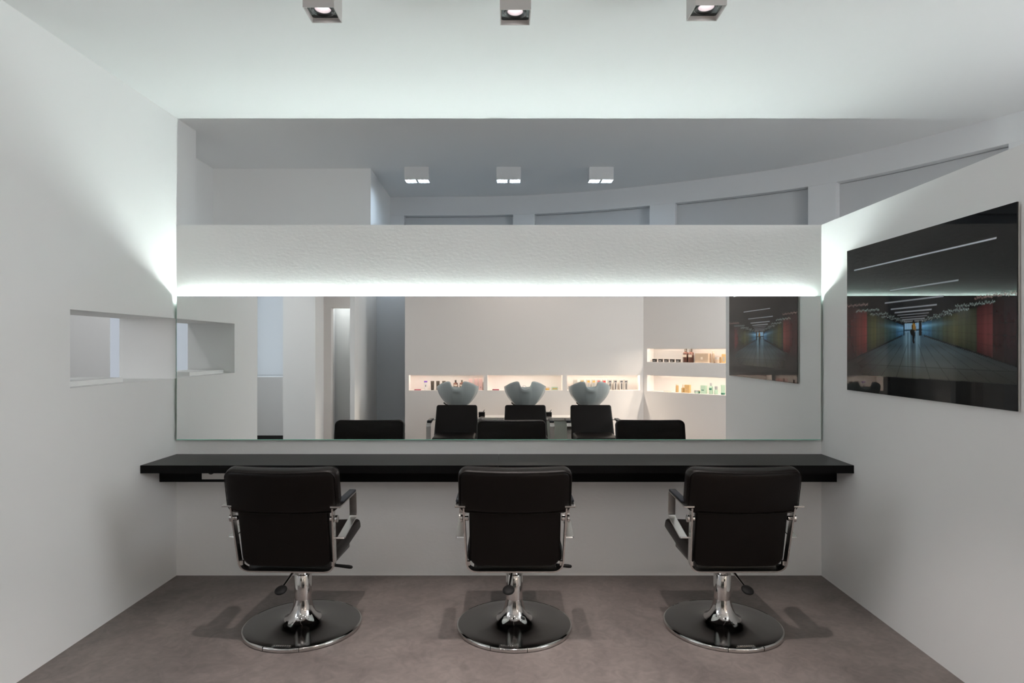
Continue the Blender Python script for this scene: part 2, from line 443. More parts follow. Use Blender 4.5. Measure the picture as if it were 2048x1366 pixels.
# ------------------------------------------------------------------ styling chair
def make_chair():
    t = thing('styling_chair', '', 'chair')
    # back cushion and back panel
    TL = -.215
    ycen = lambda z: -.21 - (z - .36) * .22 + .0
    cu = dict(hw=.270, hh=.109, t=.075, r=.045, e=.026)
    cc = (0, -.262, .772)
    bm = bmesh.new(); pad(bm, bow=.028, puff=.004, tilt=-TL, center=cc, **cu)
    c = finish('back_cushion', bm, M_leather, t, True)
    for nm, ys in (('piping', -1), ('piping', 1)):
        bm = bmesh.new(); tube(bm, pad_seam(cu['hw'], cu['hh'], cu['t'], cu['r'], cu['e'], ys, .028, -TL, cc), .0022, 6, closed=True)
        finish(nm, bm, M_leather, c, True)
    bm = bmesh.new(); pad(bm, .219, .150, .045, [.02, .02, .05, .05], .014, bow=.012, puff=.003, tilt=-TL, center=(0, -.228, .535))
    finish('back_panel', bm, M_leather, t, True)
    # U-shaped flat steel frame
    yz = lambda z: -.205 - (z - .36) * .215
    pts = [(-.244, yz(.688), .688), (-.232, yz(.362), .362), (.232, yz(.362), .362), (.244, yz(.688), .688)]
    bm = bmesh.new(); ribbon(bm, fillet(pts, .055, 8), (0, math.cos(.215), math.sin(.215)), .036, .0075)
    fr = finish('back_frame', bm, M_steel, t, True)
    for s in (-1, 1):
        for dx0, dx1, r in ((.222, .240, .012), (.248, .262, .018)):
            bm = bmesh.new(); lathe(bm, [(r * .8, 0), (r, .002), (r, dx1 - dx0 - .002), (r * .8, dx1 - dx0)], 20)
            bmesh.ops.rotate(bm, verts=bm.verts, cent=(0, 0, 0), matrix=Matrix.Rotation(s * PI / 2, 3, 'Y'))
            bmesh.ops.translate(bm, verts=bm.verts, vec=(s * dx0, yz(.628) + .006, .628))
            finish('frame_bolt', bm, M_chrome, fr, True)
        bm = bmesh.new()
        box(bm, s * .218 if s > 0 else -.230, .230 if s > 0 else -.218, yz(.40) - .004, yz(.40) + .016, .388, .408)
        finish('corner_bracket', bm, M_steel, fr)
    # armrests: closed flat-bar loops
    for s in (-1, 1):
        xa = s * .267
        path = [(xa, yz(.693) - .020, .693), (xa, -.02, .706), (xa, -.012, .575), (xa, -.225, .527), (xa - s * .010, -.232, .529)]
        bm = bmesh.new(); ribbon(bm, fillet(path, {1: .016, 2: .022, 3: .022}, 6), (1, 0, 0), .036, .0065)
        a = finish('armrest', bm, M_steel, t, True)
        bm = bmesh.new(); box(bm, xa - .0175, xa + .0175, -.245, -.022, .0, .010, bevel=.003)
        for v in bm.verts: v.co.z += .700 + (v.co.y + .25) * .0270 + .0015
        finish('arm_pad', bm, M_armpad, a, True)
        bm = nbox(min(s * .236, xa + s * .017), max(s * .236, xa + s * .017), yz(.693) - .022, yz(.693) + .016, .6885, .6965, bevel=.001)
        finish('arm_joint', bm, M_steel, a)
    # seat
    bm = bmesh.new()
    prof = [(-.20, .405), (-.12, .398), (.02, .406), (.262, .432), (.276, .446), (.274, .468), (.258, .488), (.20, .494), (-.19, .486), (-.205, .46)]
    k = len(prof); R = []
    for x, ins in ((-.232, .018), (-.228, .006), (-.216, 0), (-.10, -.003), (0, -.004), (.10, -.003), (.216, 0), (.228, .006), (.232, .018)):
        cy_ = .03; cz_ = .446
        R.append([bm.verts.new((x, y - math.copysign(ins, y - cy_), z - math.copysign(min(ins, abs(z - cz_)), z - cz_))) for y, z in prof])
    for a, b in zip(R, R[1:]):
        for i in range(k): bm.faces.new((a[i], a[(i + 1) % k], b[(i + 1) % k], b[i]))
    bm.faces.new(R[0][::-1]); bm.faces.new(R[-1])
    bmesh.ops.bevel(bm, geom=[e for e in bm.edges if e.calc_face_angle(0) > .35], offset=.006, segments=2, affect='EDGES')
    seat = finish('seat', bm, M_leather, t, True)
    finish('seat_pan', nbox(-.20, .20, -.19, .16, .362, .402, bevel=.006), M_black_p, t, True)
    # recline lever on the sitter's right
    bm = bmesh.new(); tube(bm, [(.10, -.10, .362), (.19, -.10, .353)], .004, 8)
    lv = finish('recline_lever', bm, M_chrome, t, True)
    bm = bmesh.new(); tube(bm, [(.186, -.10, .3535), (.20, -.10, .352), (.27, -.10, .345), (.284, -.10, .3435), (.288, -.10, .343)], [.0055, .0075, .009, .0075, .003], 12)
    finish('lever_grip', bm, M_rubber, lv, True)
    # column and piston
    bm = bmesh.new(); lathe(bm, [(.0425, .146), (.0425, .150), (.0435, .1505), (.0435, .272), (.041, .276), (.026, .2765)], 48)
    finish('column', bm, M_chrome, t, True)
    bm = bmesh.new(); lathe(bm, [(.026, .27), (.026, .366)], 40); box(bm, -.033, .033, -.030, .030, .300, .345, bevel=.004)
    finish('piston', bm, M_chrome, t, True)
    # foot pump pedal
    bm = bmesh.new(); tube(bm, [(0, -.02, .338), (0, -.06, .336), (0, -.20, .295), (0, -.24, .284)], [.008, .008, .0065, .006], 10)
    pd = finish('pump_pedal', bm, M_chrome, t, True)
    bm = bmesh.new(); bmesh.ops.create_uvsphere(bm, u_segments=24, v_segments=12, radius=1)
    for v in bm.verts: v.co = Vector((v.co.x * .029, -.25 + v.co.y * .030, .281 + v.co.z * .012 + v.co.y * .010))
    finish('pedal_pad', bm, M_rubber, pd, True)
    # base
    bm = bmesh.new()
    lathe(bm, [(.28, .004), (.2905, .0045), (.2905, .0205), (.285, .0215), (.24, .0225), (.19, .0255), (.15, .030), (.118, .0355), (.093, .044), (.075, .058), (.062, .076), (.053, .097), (.0475, .120), (.0442, .138), (.0428, .1465)], 96)
    bs = finish('base_disc', bm, [M_disc, M_chrome], t, True)
    for p in bs.data.polygons:
        c_ = p.center
        if math.hypot(c_.x, c_.y) < .093 and c_.z > .03: p.material_index = 1
    bm = bmesh.new()
    lathe(bm, [(.289, .003), (.2975, .003), (.2985, .005), (.2985, .0165), (.2965, .0195), (.2905, .0215), (.2895, .0205), (.289, .003)], 96, cap0=False, cap1=False)
    rim = finish('rim_band', bm, M_chrome, bs, True)
    bm = bmesh.new(); lathe(bm, [(.285, 0), (.2925, 0), (.2925, .0042), (.285, .0042), (.285, 0)], 72, cap0=False, cap1=False)
    finish('floor_ring', bm, M_rubber, bs)
    for a in (-.30, .30):
        bm = bmesh.new(); ang = -PI / 2 + a
        box(bm, -.0012, .0012, -.0045, .0045, .004, .0222)
        bmesh.ops.translate(bm, verts=bm.verts, vec=(0, -.2950, 0)); bmesh.ops.rotate(bm, verts=bm.verts, cent=(0, 0, 0), matrix=Matrix.Rotation(a, 3, 'Z'))
        finish('band_joint', bm, M_rubber, rim)
    bm = nbox(-.047, .047, -.281, -.262, .0205, .0242, bevel=.0012)
    pl = finish('maker_plate', bm, M_disc, bs, True)
    bm = bmesh.new()
    for i in range(8):
        x = -.038 + i * .0105
        box(bm, x, x + .007, -.277, -.266, .0240, .0256, bevel=.0006)
    finish('raised_mark', bm, M_chrome, pl)
    return t
proto = make_chair()
spots = [(-1.053, 3.30, -2.2, -1, -4, 'dark leather styling chair at the left end of the worktop'),
         (.043, 3.30, 0., -6, -7, 'dark leather styling chair at the middle of the worktop'),
         (1.122, 3.30, .6, 3, 8, 'dark leather styling chair at the right end of the worktop, nearest the picture')]
for i, (x, y, rz, rb, rp, lab) in enumerate(spots):
    o = proto if i == 0 else copy_tree(proto)
    o.location = (x, y, 0); o.rotation_euler.z = math.radians(rz)
    o['label'] = lab; o['group'] = 'styling chairs along the mirror'
    for ch in o.children:
        if ch.name.startswith('base_disc'): ch.rotation_euler.z = math.radians(rb)
        if ch.name.startswith('pump_pedal'): ch.rotation_euler.z = math.radians(rp)

# ------------------------------------------------------------------ picture on the right wall
def picture():
    ya, yb_ = 3.685, 2.432
    xa, xb = XR(ya) - .018, XR(yb_) - .018
    ang = math.atan2(xa - xb, ya - yb_)
    t = thing('wall_picture', 'large glossy dark photograph of a lone person in a colourful tunnel on the right wall', 'picture', (xa, ya, 1.2), 0)
    t.rotation_euler.z = -ang
    W, Hh = math.hypot(xa - xb, ya - yb_), .803
    finish('acrylic_panel', nbox(.0004, .006, -W, 0, 0, Hh), M_black_p, t)
    finish('aluminium_backing', nbox(.006, .0085, -W - .0005, .0005, -.0005, Hh + .0005), M_plastic_w, t)
    finish('hanging_rail', nbox(.0085, .0172, -W + .15, -.15, .55, .60), M_steel, t)
    nu, nv = 380, 250
    U, V = np.meshgrid(np.linspace(0, 1, nu), np.linspace(0, 1, nv))
    rs = np.random.RandomState(3)
    def sm(a, b, x): 
        q = np.clip((x - a) / (b - a), 0, 1); return q * q * (3 - 2 * q)
    img = np.zeros((nv, nu, 3)) + np.array([.0035, .0035, .004])
    bot = .111 + .018 * U
    uv0, vv0 = .488, .425                       # vanishing point
    # floor
    lfl = .2015 + .421 * U; rfl = .379 - .361 * (U - .545)
    fl = np.where(U < .435, lfl, np.where(U > .545, rfl, .40))
    floor = (V > bot) & (V < np.minimum(fl, .402))
    dep = np.clip((vv0 - V) / (vv0 - .12), .01, 1)      # 0 far .. 1 near
    lat = (U - uv0) / dep
    side = np.exp(-((U - uv0 - .02) / .30) ** 2)
    base = np.stack([.125 - .09 * (1 - dep), .122 - .02 * (1 - dep), .100 + .05 * (1 - dep)], -1)
    base *= (.16 + .85 * side)[..., None] * (.75 + .45 * np.exp(-((dep - .62) / .3) ** 2))[..., None]
    base *= (1 + .25 * np.sin(dep * 26 + 1.5) * np.exp(-dep * 2.2))[..., None]
    for u0, w, a in ((.449, .006, .55), (.468, .006, .6), (.513, .007, .75), (.527, .006, .45), (.438, .01, .2)):
        g_ = a * np.exp(-((U - u0) / w) ** 2) * np.exp(-(dep / .52) ** 2)
        base += g_[..., None] * np.array([.36, .55, .68])
    base += (.10 * np.exp(-((U - .485) / .085) ** 2) * np.exp(-(dep / .30) ** 2))[..., None] * np.array([.25, .7, 1.3])
    redtint = np.exp(-((U - .10) / .10) ** 2)
    base = base * (1 - redtint[..., None] * np.array([.1, .45, .5]))
    gu = np.abs(((lat / .105) % 1) - .5); gl = (gu > .5 - .022 / np.clip(dep, .35, 1)) & (dep > .34)
    zz = 1 / np.clip(dep, .05, 1); gz = np.abs(((zz * 3.1) % 1) - .5) > .475
    base = np.where((gl | (gz & (dep > .45)))[..., None], base * .55, base)
    img = np.where(floor[..., None], base, img)
    # side walls
    ltop = .616 - .405 * U; rtop = .451 + .231 * (U - .545)
    lw = (U < .435) & (V > lfl) & (V < ltop + .0); rw = (U > .545) & (V > rfl) & (V < rtop)
    cl = np.zeros_like(img)
    def band(a, b, c0, c1, u=U):
        q = ((u >= a) & (u < b))[..., None]; k = np.clip((u - a) / (b - a), 0, 1)[..., None]
        return np.where(q, np.array(c0) * (1 - k) + np.array(c1) * k, 0)
    cl += band(0, .06, (.055, .010, .010), (.065, .012, .012)) + band(.06, .168, (.080, .016, .015), (.26, .048, .042))
    cl += band(.168, .24, (.052, .054, .026), (.12, .115, .04)) + band(.24, .30, (.075, .082, .04), (.06, .08, .05))
    cl += band(.30, .38, (.05, .085, .065), (.05, .12, .16)) + band(.38, .436, (.05, .16, .28), (.12, .33, .60))
    cl += band(.544, .60, (.12, .36, .62), (.05, .17, .28)) + band(.60, .66, (.05, .13, .17), (.06, .10, .08))
    cl += band(.66, .74, (.06, .085, .055), (.10, .098, .036)) + band(.74, .83, (.075, .080, .032), (.040, .048, .026))
    cl += band(.83, .902, (.10, .020, .022), (.17, .036, .038)) + band(.902, 1.01, (.034, .009, .010), (.022, .007, .008))
    vr = np.where(U < .5, (V - lfl) / np.maximum(ltop - lfl, .02), (V - rfl) / np.maximum(rtop - rfl, .02))
    cl *= (.34 + .62 * np.sin(np.clip(vr, 0, 1) * PI))[..., None]
    cl *= (1 + .16 * np.sin(U * 190) * np.sin(U * 67))[..., None]
    for k in (.22, .42, .62, .80):
        cl *= np.where((np.abs(vr - k) < .010)[..., None], .80, 1)
    far = np.exp(-((U - .49) / .12) ** 2)
    hz = np.exp(-((vr - .40) / .07) ** 2); cl *= (1 - .65 * far * hz)[..., None]
    hz2 = np.exp(-((vr - .72) / .10) ** 2); cl += (far * hz2)[..., None] * np.array([.20, .42, .62])
    img = np.where((lw | rw)[..., None], cl, img)
    # dark skirting line
    sk_ = (np.abs(V - fl) < .0045) & ((U < .42) | (U > .555)); img = np.where(sk_[..., None], img * .15, img)
    # shimmering reflections of the lights along the tops of the walls
    for k in range(9):
        for sgn in (-1, 1):
            d0 = .47 * (.72 ** k)
            uc = uv0 + sgn * d0 * (1.0 if sgn < 0 else 1.04)
            vc = .448 + (.155 if sgn < 0 else .118) * (d0 / .47) ** 1.05
            wid = .50 * d0
            jag = .006 * np.sin(U * 310 + k * 1.7) * np.sin(U * 131 + k) + .004 * np.sin(U * 977 + 2 * k)
            th = .0016 + .0065 * d0
            m_ = (np.abs(U - uc + sgn * .12 * wid) < wid * .55) & (np.abs(V - vc - jag - .03 * (U - uc) * sgn) < th * (.5 + .5 * np.abs(np.sin(U * 300))))
            col_ = np.array([.42, .52, .50]) if d0 < .36 else np.array([.40, .26, .24])
            img = np.where(m_[..., None], img * .3 + col_ * (.75 if d0 > .1 else .5), img)
    # ceiling and its light bars
    for u0, u1, vc, th, a in ((.062, .918, .850, .0052, .85), (.338, .743, .669, .0026, .50), (.302, .665, .593, .0032, .46), (.344, .628, .5495, .0034, .50),
                              (.371, .599, .525, .0030, .45), (.390, .585, .5055, .0028, .40), (.407, .575, .489, .0027, .36), (.42, .562, .476, .0036, .30), (.432, .553, .465, .004, .26)):
        m_ = (U > u0) & (U < u1) & (np.abs(V - vc) < th)
        img = np.where(m_[..., None], np.array([.86, .90, 1.0]) * a, img)
    # glow of the far end
    m_ = (U > .436) & (U < .545) & (V > .40) & (V < .452)
    endc = np.array([.38, .66, .92]) * (.7 + .5 * np.sin(U * 300) ** 2)[..., None]
    img = np.where(m_[..., None], endc, img)
    m_ = (U > .436) & (U < .545) & (V > .402) & (V < .414); img = np.where(m_[..., None], np.array([.04, .10, .16]), img)
    m_ = (U > .526) & (U < .542) & (V > .374) & (V < .462); img = np.where(m_[..., None], np.array([.004, .004, .006]), img)
    m_ = (U > .428) & (U < .436) & (V > .378) & (V < .448); img = np.where(m_[..., None], np.array([.010, .03, .05]), img)
    # the walking person
    def ell(u0, v0, a, b, c):
        nonlocal img
        m = ((U - u0) / a) ** 2 + ((V - v0) / b) ** 2 < 1
        img = np.where(m[..., None], np.array(c), img)
    ell(.494, .455, .0085, .013, (.006, .004, .004)); ell(.494, .430, .0125, .021, (.42, .22, .035)); ell(.505, .418, .004, .017, (.30, .15, .04))
    ell(.4935, .385, .0085, .030, (.006, .005, .006)); ell(.4925, .352, .0055, .022, (.006, .005, .006)); ell(.496, .337, .0035, .010, (.02, .008, .008))
    ell(.482, .398, .010, .017, (.004, .004, .004)); ell(.4865, .425, .003, .018, (.006, .005, .005))
    img = np.where((V < bot)[..., None], np.array([.0035, .0035, .0035]), img)
    img = np.where(((np.abs(V - bot) < .003))[..., None], img * .5 + np.array([.012, .012, .012]), img)
    verts = np.stack([np.zeros(U.size), -U.ravel() * W, V.ravel() * Hh], -1)
    idx = np.arange(nu * nv).reshape(nv, nu)
    faces = np.stack([idx[:-1, :-1], idx[1:, :-1], idx[1:, 1:], idx[:-1, 1:]], -1).reshape(-1, 4)
    me = bpy.data.meshes.new('photo_print'); me.from_pydata(verts.tolist(), [], faces.tolist())
    at = me.color_attributes.new('picture', 'FLOAT_COLOR', 'POINT')
    at.data.foreach_set('color', np.concatenate([img.reshape(-1, 3), np.ones((nu * nv, 1))], 1).astype(np.float32).ravel())
    me.materials.append(M_print)
    o = bpy.data.objects.new('photo_print', me); COL.objects.link(o); o.parent = t
picture()

# ------------------------------------------------------------------ ceiling fixtures
def spot_light(name, loc, energy, color, size_deg, blend, radius, parent=None, target=None):
    l = bpy.data.lights.new(name, 'SPOT'); l.energy = energy; l.color = color
    l.spot_size = math.radians(size_deg); l.spot_blend = blend; l.shadow_soft_size = radius
    o = bpy.data.objects.new(name, l); COL.objects.link(o); o.location = loc
    if target: o.rotation_euler = (Vector(target) - Vector(loc)).to_track_quat('-Z', 'Y').to_euler()
    return o

def make_cube_spot(zbot=2.767, w=.122):
    t = thing('ceiling_spotlight', '', 'spotlight', (0, 0, H))
    h = H - zbot; q = w / 2; th = .0035
    bm = bmesh.new()
    for a in ((-q, q, -q, -q + th), (-q, q, q - th, q), (-q, -q + th, -q + th, q - th), (q - th, q, -q + th, q - th)): box(bm, *a, -h, 0)
    finish('housing', bm, M_fixture, t)
    # square baffle plate with a round hole
    bm = bmesh.new(); k = 48; qi = q - th - .002
    def sq(a):
        c, s = math.cos(a), math.sin(a); m_ = max(abs(c), abs(s)); return (c / m_ * qi, s / m_ * qi)
    ang = [2 * PI * (i + .5) / k for i in range(k)]
    A = [bm.verts.new((*sq(a), -h + .018)) for a in ang]; B = [bm.verts.new((.046 * math.cos(a), .046 * math.sin(a), -h + .018)) for a in ang]
    for i in range(k): bm.faces.new((A[i], A[(i + 1) % k], B[(i + 1) % k], B[i]))
    finish('baffle', bm, M_baffle, t)
    bm = bmesh.new(); lathe(bm, [(.0455, -h + .030), (.0445, -h + .018), (.043, -h + .0165), (.034, -h + .020), (.031, -h + .026)], 48, cap0=False, cap1=False)
    finish('trim_ring', bm, M_ring, t, True)
    bm = bmesh.new(); lathe(bm, [(.031, -h + .024), (.028, -h + .036), (.023, -h + .048)], 48, cap0=False, cap1=False)
    rf = finish('reflector', bm, M_reflector, t, True)
    bm = bmesh.new(); lathe(bm, [(.0235, -h + .046), (.0, -h + .047)], 40, cap0=False)
    finish('lamp', bm, M_lamp, rf)
    return t
cs = make_cube_spot()
FRONT = [(-.729, 2.470, 'left'), (.037, 2.488, 'middle'), (.792, 2.455, 'right')]
for i, (x, yn, s) in enumerate(FRONT):
    o = cs if i == 0 else copy_tree(cs)
    o.location = (x, yn + .061, H)
    o['label'] = {'left': 'grey cube spotlight on the ceiling above the left styling chair', 'middle': 'grey cube spotlight on the ceiling above the middle styling chair', 'right': 'grey cube spotlight on the ceiling above the right styling chair'}[s]
    o['group'] = 'cube spotlights on the ceiling in front'
    spot_light('spot_beam', (x, yn + .061, 2.766), 92, (1, .90, .86), 63, .45, .010)

def make_double_spot(zbot=2.797):
    t = thing('ceiling_spotlight', '', 'spotlight', (0, 0, H))
    h = H - zbot; hx, hy, th = .098, .052, .004
    bm = bmesh.new()
    for a in ((-hx, hx, -hy, -hy + th), (-hx, hx, hy - th, hy), (-hx, -hx + th, -hy + th, hy - th), (hx - th, hx, -hy + th, hy - th)): box(bm, *a, -h, 0)
    box(bm, -.010, .010, -hy + th, hy - th, -h + .001, -.02)
    finish('housing', bm, M_fixture_r, t)
    for s in (-1, 1):
        bm = nbox(min(s * .016, s * .084), max(s * .016, s * .084), -hy + th + .009, hy - th - .009, -h + .004, -h + .010)
        finish('lamp', bm, M_lamp_c, t)
    return t
ds = make_double_spot()
REAR = [(-.721, 'left', 'beside the wall corner'), (.021, 'middle', 'in the space behind the mirror'), (.770, 'right', 'in front of the curved beam')]
for i, (x, s, w) in enumerate(REAR):
    o = ds if i == 0 else copy_tree(ds)
    o.location = (x, 5.175, H)
    o['label'] = {'left': 'white double ceiling spotlight behind the half wall, nearest the wall corner', 'middle': 'white double ceiling spotlight behind the half wall, middle of its row', 'right': 'white double ceiling spotlight behind the half wall, nearest the sloping beam'}[s]
    o['group'] = 'double spotlights behind the half wall'

# ------------------------------------------------------------------ shampoo chairs with basins
def make_basin_chair():
    t = thing('shampoo_chair', '', 'shampoo chair')
    # faces +y; basin behind the backrest
    bm = bmesh.new(); pad(bm, .285, .235, .06, .03, .02, puff=.003, tilt=.42, center=(0, -.20, .445), taper=-.035)
    finish('backrest', bm, M_leather, t, True)
    finish('seat', nbox(-.27, .27, -.14, .40, .22, .315, bevel=.03, seg=4), M_leather, t, True)
    finish('seat_base', nbox(-.20, .20, -.12, .34, 0, .22, bevel=.005), M_black_p, t)
    for s in (-1, 1):
        x = s * .335
        path = [(x, -.22, .475), (x, .10, .468), (x, .14, .44), (x, .15, .0)]
        bm = bmesh.new(); ribbon(bm, fillet(path, .02, 5), (1, 0, 0), .058, .010)
        a = finish('armrest', bm, M_chrome, t, True)
        bm = bmesh.new(); tube(bm, [(s * .28, -.20, .475), (s * .335, -.20, .475)], .008, 8)
        finish('arm_bracket', bm, M_chrome, a, True)
        bm = nbox(x - .029, x + .029, -.215, .095, .474, .496, bevel=.008, seg=3); finish('arm_pad', bm, M_armpad, a, True)
    # ceramic bowl
    n, mrows = 144, 18
    bm = bmesh.new(); R = []
    z0 = .642
    ex = 2.3
    for j in range(mrows + 1):
        tt = j / mrows
        row = []
        for i in range(n):
            th = 2 * PI * i / n                  # 90 deg = front (+y)
            c, s_ = math.cos(th), math.sin(th)
            rr = (abs(c) ** ex + abs(s_) ** ex) ** (-1 / ex)
            ax = abs(c * rr) * .29
            rim = .905
            if s_ > 0:
                if ax > .115: rim = .905 + .083 * max(0, 1 - ((ax - .115) / .175) ** 1.7)
                elif ax > .084: rim = .988 - .012 * ((.115 - ax) / .027) ** 2
                else: rim = .976
            else: rim = .905 - .025 * (1 - abs(c)) 
            prof = math.sin(tt * PI / 2 * .98) ** .85
            rx = .128 + .162 * prof; ry = .10 + .165 * prof
            dep = .088 * math.sqrt(max(0, 1 - (ax / .084) ** 2)) if s_ > 0 else 0
            q = max(0, min(1, (tt - .45) / .55)); q = q * q * (3 - 2 * q)
            row.append(bm.verts.new((rx * c * rr, ry * s_ * rr - .460, z0 + (rim - z0) * tt - dep * q)))
        R.append(row)
    for a, b in zip(R, R[1:]):
        for i in range(n): bm.faces.new((a[i], a[(i + 1) % n], b[(i + 1) % n], b[i]))
    bm.faces.new(R[0][::-1])
    bw = finish('basin', bm, M_ceramic, t, True)
    sd = bw.modifiers.new('wall', 'SOLIDIFY'); sd.thickness = .016; sd.offset = -1
    bm = bmesh.new(); lathe(bm, [(.115, .60), (.135, .625), (.128, .645)], 48, cy=-.460); finish('basin_neck', bm, M_cab, bw, True)
    bm = bmesh.new(); lathe(bm, [(.09, 0), (.085, .05), (.08, .60)], 40, cy=-.50); finish('pedestal', bm, M_cab, t, True)
    bm = bmesh.new(); tube(bm, [(-.12, -.40, .640), (-.16, -.36, .665), (-.185, -.34, .690)], [.010, .008, .010], 10)
    finish('tilt_lever', bm, M_black_p, t, True)
    return t
sc = make_basin_chair()
for i, (x, lab) in enumerate([(-.665, 'black shampoo chair with grey ceramic basin, leftmost in the mirror'), (.262, 'black shampoo chair with grey ceramic basin, middle one in the mirror'), (1.150, 'black shampoo chair with grey ceramic basin, rightmost in the mirror, beside the angled wall')]):
    o = sc if i == 0 else copy_tree(sc)
    o.location = (x, -.36 + .01, 0); o['label'] = lab; o['group'] = 'shampoo chairs'

# low cabinet behind the chairs with its mixers
lc = thing('low_cabinet', 'low white cabinet with frosted glass front behind the shampoo chairs', 'cabinet', (0, -1.15, 0))
finish('body', nbox(-.60, 1.22, -.16, .12, 0, .415), M_cab, lc)
finish('top', nbox(-.62, 1.24, -.18, .145, .415, .452, bevel=.003), M_cab, lc)
finish('glass_front', nbox(-.58, 1.20, .121, .127, .03, .405), M_glass_panel, lc)
for i, (x, lab) in enumerate([(-.345, 'small black mixer box with clear lever beside the left shampoo basin'), (.605, 'small black mixer box with clear lever beside the middle shampoo basin')]):
    m_ = thing('mixer_box', lab, 'mixer', (x, -1.07, .452), 0, 'mixers on the low cabinet')
    finish('box_body', nbox(-.045, .045, -.04, .04, 0, .075, bevel=.004), M_black_p, m_)
    bm = bmesh.new(); tube(bm, [(.02, 0, .073), (.03, 0, .09), (.04, .02, .105)], .006, 8); finish('mixer_lever', bm, M_chrome, m_, True)
    finish('chrome_band', nbox(-.0455, .0455, -.0405, .0405, .006, .016), M_chrome, m_)

# ------------------------------------------------------------------ niche lights and products
def strip_light(loc, length, rz, label):
    t = thing('niche_light', label, 'light', loc, rz, 'warm light strips in the niches')
    bm = nbox(-length / 2, length / 2, -.010, .010, -.0012, 0); box(bm, -length / 2, length / 2, .0085, .010, -.0042, -.0012)
    finish('profile', bm, M_plastic_w, t)
    finish('glow', nbox(-length / 2 + .01, length / 2 - .01, -.008, .008, -.0024, -.0013), M_warm, t)
names = ['left', 'middle', 'right']
for (a, b), nm in zip(((.06, 1.185), (1.245, 2.378), (2.446, 3.548)), ('behind the left basin', 'behind the middle basin', 'behind the right basin')):
    strip_light((x0s + (a + b) / 2, SY - .045, NZ1 - .0005), b - a - .04, 0, 'warm light strip under the top of the niche ' + nm)
for z, nm in ((1.431, 'upper niche of the angled wall'), (1.032, 'lower niche of the angled wall')):
    p = ANG0 + AD * .84 + AN * .045
    strip_light((p.x, p.y, z - .0005), 1.50, math.atan2(AD.y, AD.x), 'warm light strip under the top of the ' + nm)

MC = {}
def pm(name, c, r=.35, metal=0): return mat('product_' + name, c, max(r, .5), metal, spec=.15)
P_white, P_purple, P_red = pm('white', (.72, .68, .66)), pm('purple', (.10, .04, .22)), pm('dark_red', (.22, .02, .05))
P_black, P_brown, P_pink = pm('black', (.010, .007, .005)), pm('brown', (.024, .008, .005), .2), pm('pale_pink', (.62, .42, .40))
P_silver, P_tan, P_gold = pm('silver', (.42, .38, .34), .3, .3), pm('tan', (.40, .30, .22)), pm('gold', (.42, .27, .12), .3)
P_green, P_dgreen, P_grey = pm('pale_green', (.36, .47, .37)), pm('dark_green', (.03, .10, .07)), pm('grey', (.25, .25, .25))
P_orange = pm('amber', (.45, .26, .06)); P_darktxt = pm('dark_print', (.03, .03, .035)); P_rose = pm('red_print', (.35, .03, .03)); P_cream = pm('cream', (.65, .55, .45))

def item(name, label, cat, loc, rz, group):
    return thing(name, label, cat, loc, rz, group)
def carton(t, w, d, h, m, mark=None, mm=None):
    b = finish('carton_body', nbox(-w / 2, w / 2, -d / 2, d / 2, 0, h, bevel=.0012), m, t)
    if mark:
        x0, x1, z0, z1 = mark
        finish('printed_mark', nbox(x0 * w, x1 * w, d / 2 - .0002, d / 2 + .0006, z0 * h, z1 * h), mm or P_darktxt, b)
def bottle(t, r, h, m, capm, cap=.22, neck=.4, label_m=None):
    hb = h * (1 - cap)
    bm = bmesh.new(); lathe(bm, [(r * .92, 0), (r, .004), (r, hb * .86), (r * .9, hb * .93), (r * neck, hb), (r * neck, hb + .004)], 24)
    b = finish('bottle_body', bm, m, t, True)
    bm = bmesh.new(); lathe(bm, [(r * neck * 1.1, hb + .002), (r * neck * 1.1, h - .002), (r * neck, h)], 20)
    finish('cap', bm, capm, t, True)
    if label_m:
        bm = bmesh.new(); ra = r * 1.012; k = 10
        A = [(ra * math.cos(PI / 2 - .8 + 1.6 * i / k), ra * math.sin(PI / 2 - .8 + 1.6 * i / k)) for i in range(k + 1)]
        lo = [bm.verts.new((x, y, hb * .50)) for x, y in A]; hi = [bm.verts.new((x, y, hb * .74)) for x, y in A]
        for i in range(k): bm.faces.new((lo[i], lo[i + 1], hi[i + 1], hi[i]))
        finish('paper_label', bm, label_m, b)
def squeeze_tube(t, w, d, h, m, capm, cap_h=.15):
    """tube standing on its cap: flat crimp at the top"""
    bm = bmesh.new(); k = 20; R = []
    for q in range(7):
        f = q / 6; z = h * cap_h + (h * (1 - cap_h)) * f
        R.append([bm.verts.new(((w / 2) * (.86 + .14 * f) * math.cos(2 * PI * i / k), (d / 2) * (1 - .9 * f) * math.sin(2 * PI * i / k), z)) for i in range(k)])
    for a, b in zip(R, R[1:]):
        for i in range(k): bm.faces.new((a[i], a[(i + 1) % k], b[(i + 1) % k], b[i]))
    bm.faces.new(R[0][::-1]); bm.faces.new(R[-1]); b = finish('tube_body', bm, m, t, True)
    bm = bmesh.new(); lathe(bm, [(w * .40, 0), (w * .42, .002), (w * .42, h * cap_h)], 20); finish('cap', bm, capm, t, True)
    return b
def jar(t, r, h, m, lidm):
    bm = bmesh.new(); lathe(bm, [(r * .95, 0), (r, .003), (r, h * .6)], 24); finish('jar_body', bm, m, t, True)
    bm = bmesh.new(); lathe(bm, [(r * 1.03, h * .6), (r * 1.03, h - .002), (r, h)], 24); finish('lid', bm, lidm, t, True)

DN = 9.675                                   # distance of the products through the mirror
PX = 1.0 / 1272 * DN
def nx(px): return (px - 1012) * PX
ny, nz = SY - .10, NZ0
G1, G2, G3, G4, G5 = ('products in the niche behind the left basin', 'products in the niche behind the middle basin', 'products in the niche behind the right basin', 'products in the upper niche of the angled wall', 'products in the lower niche of the angled wall')
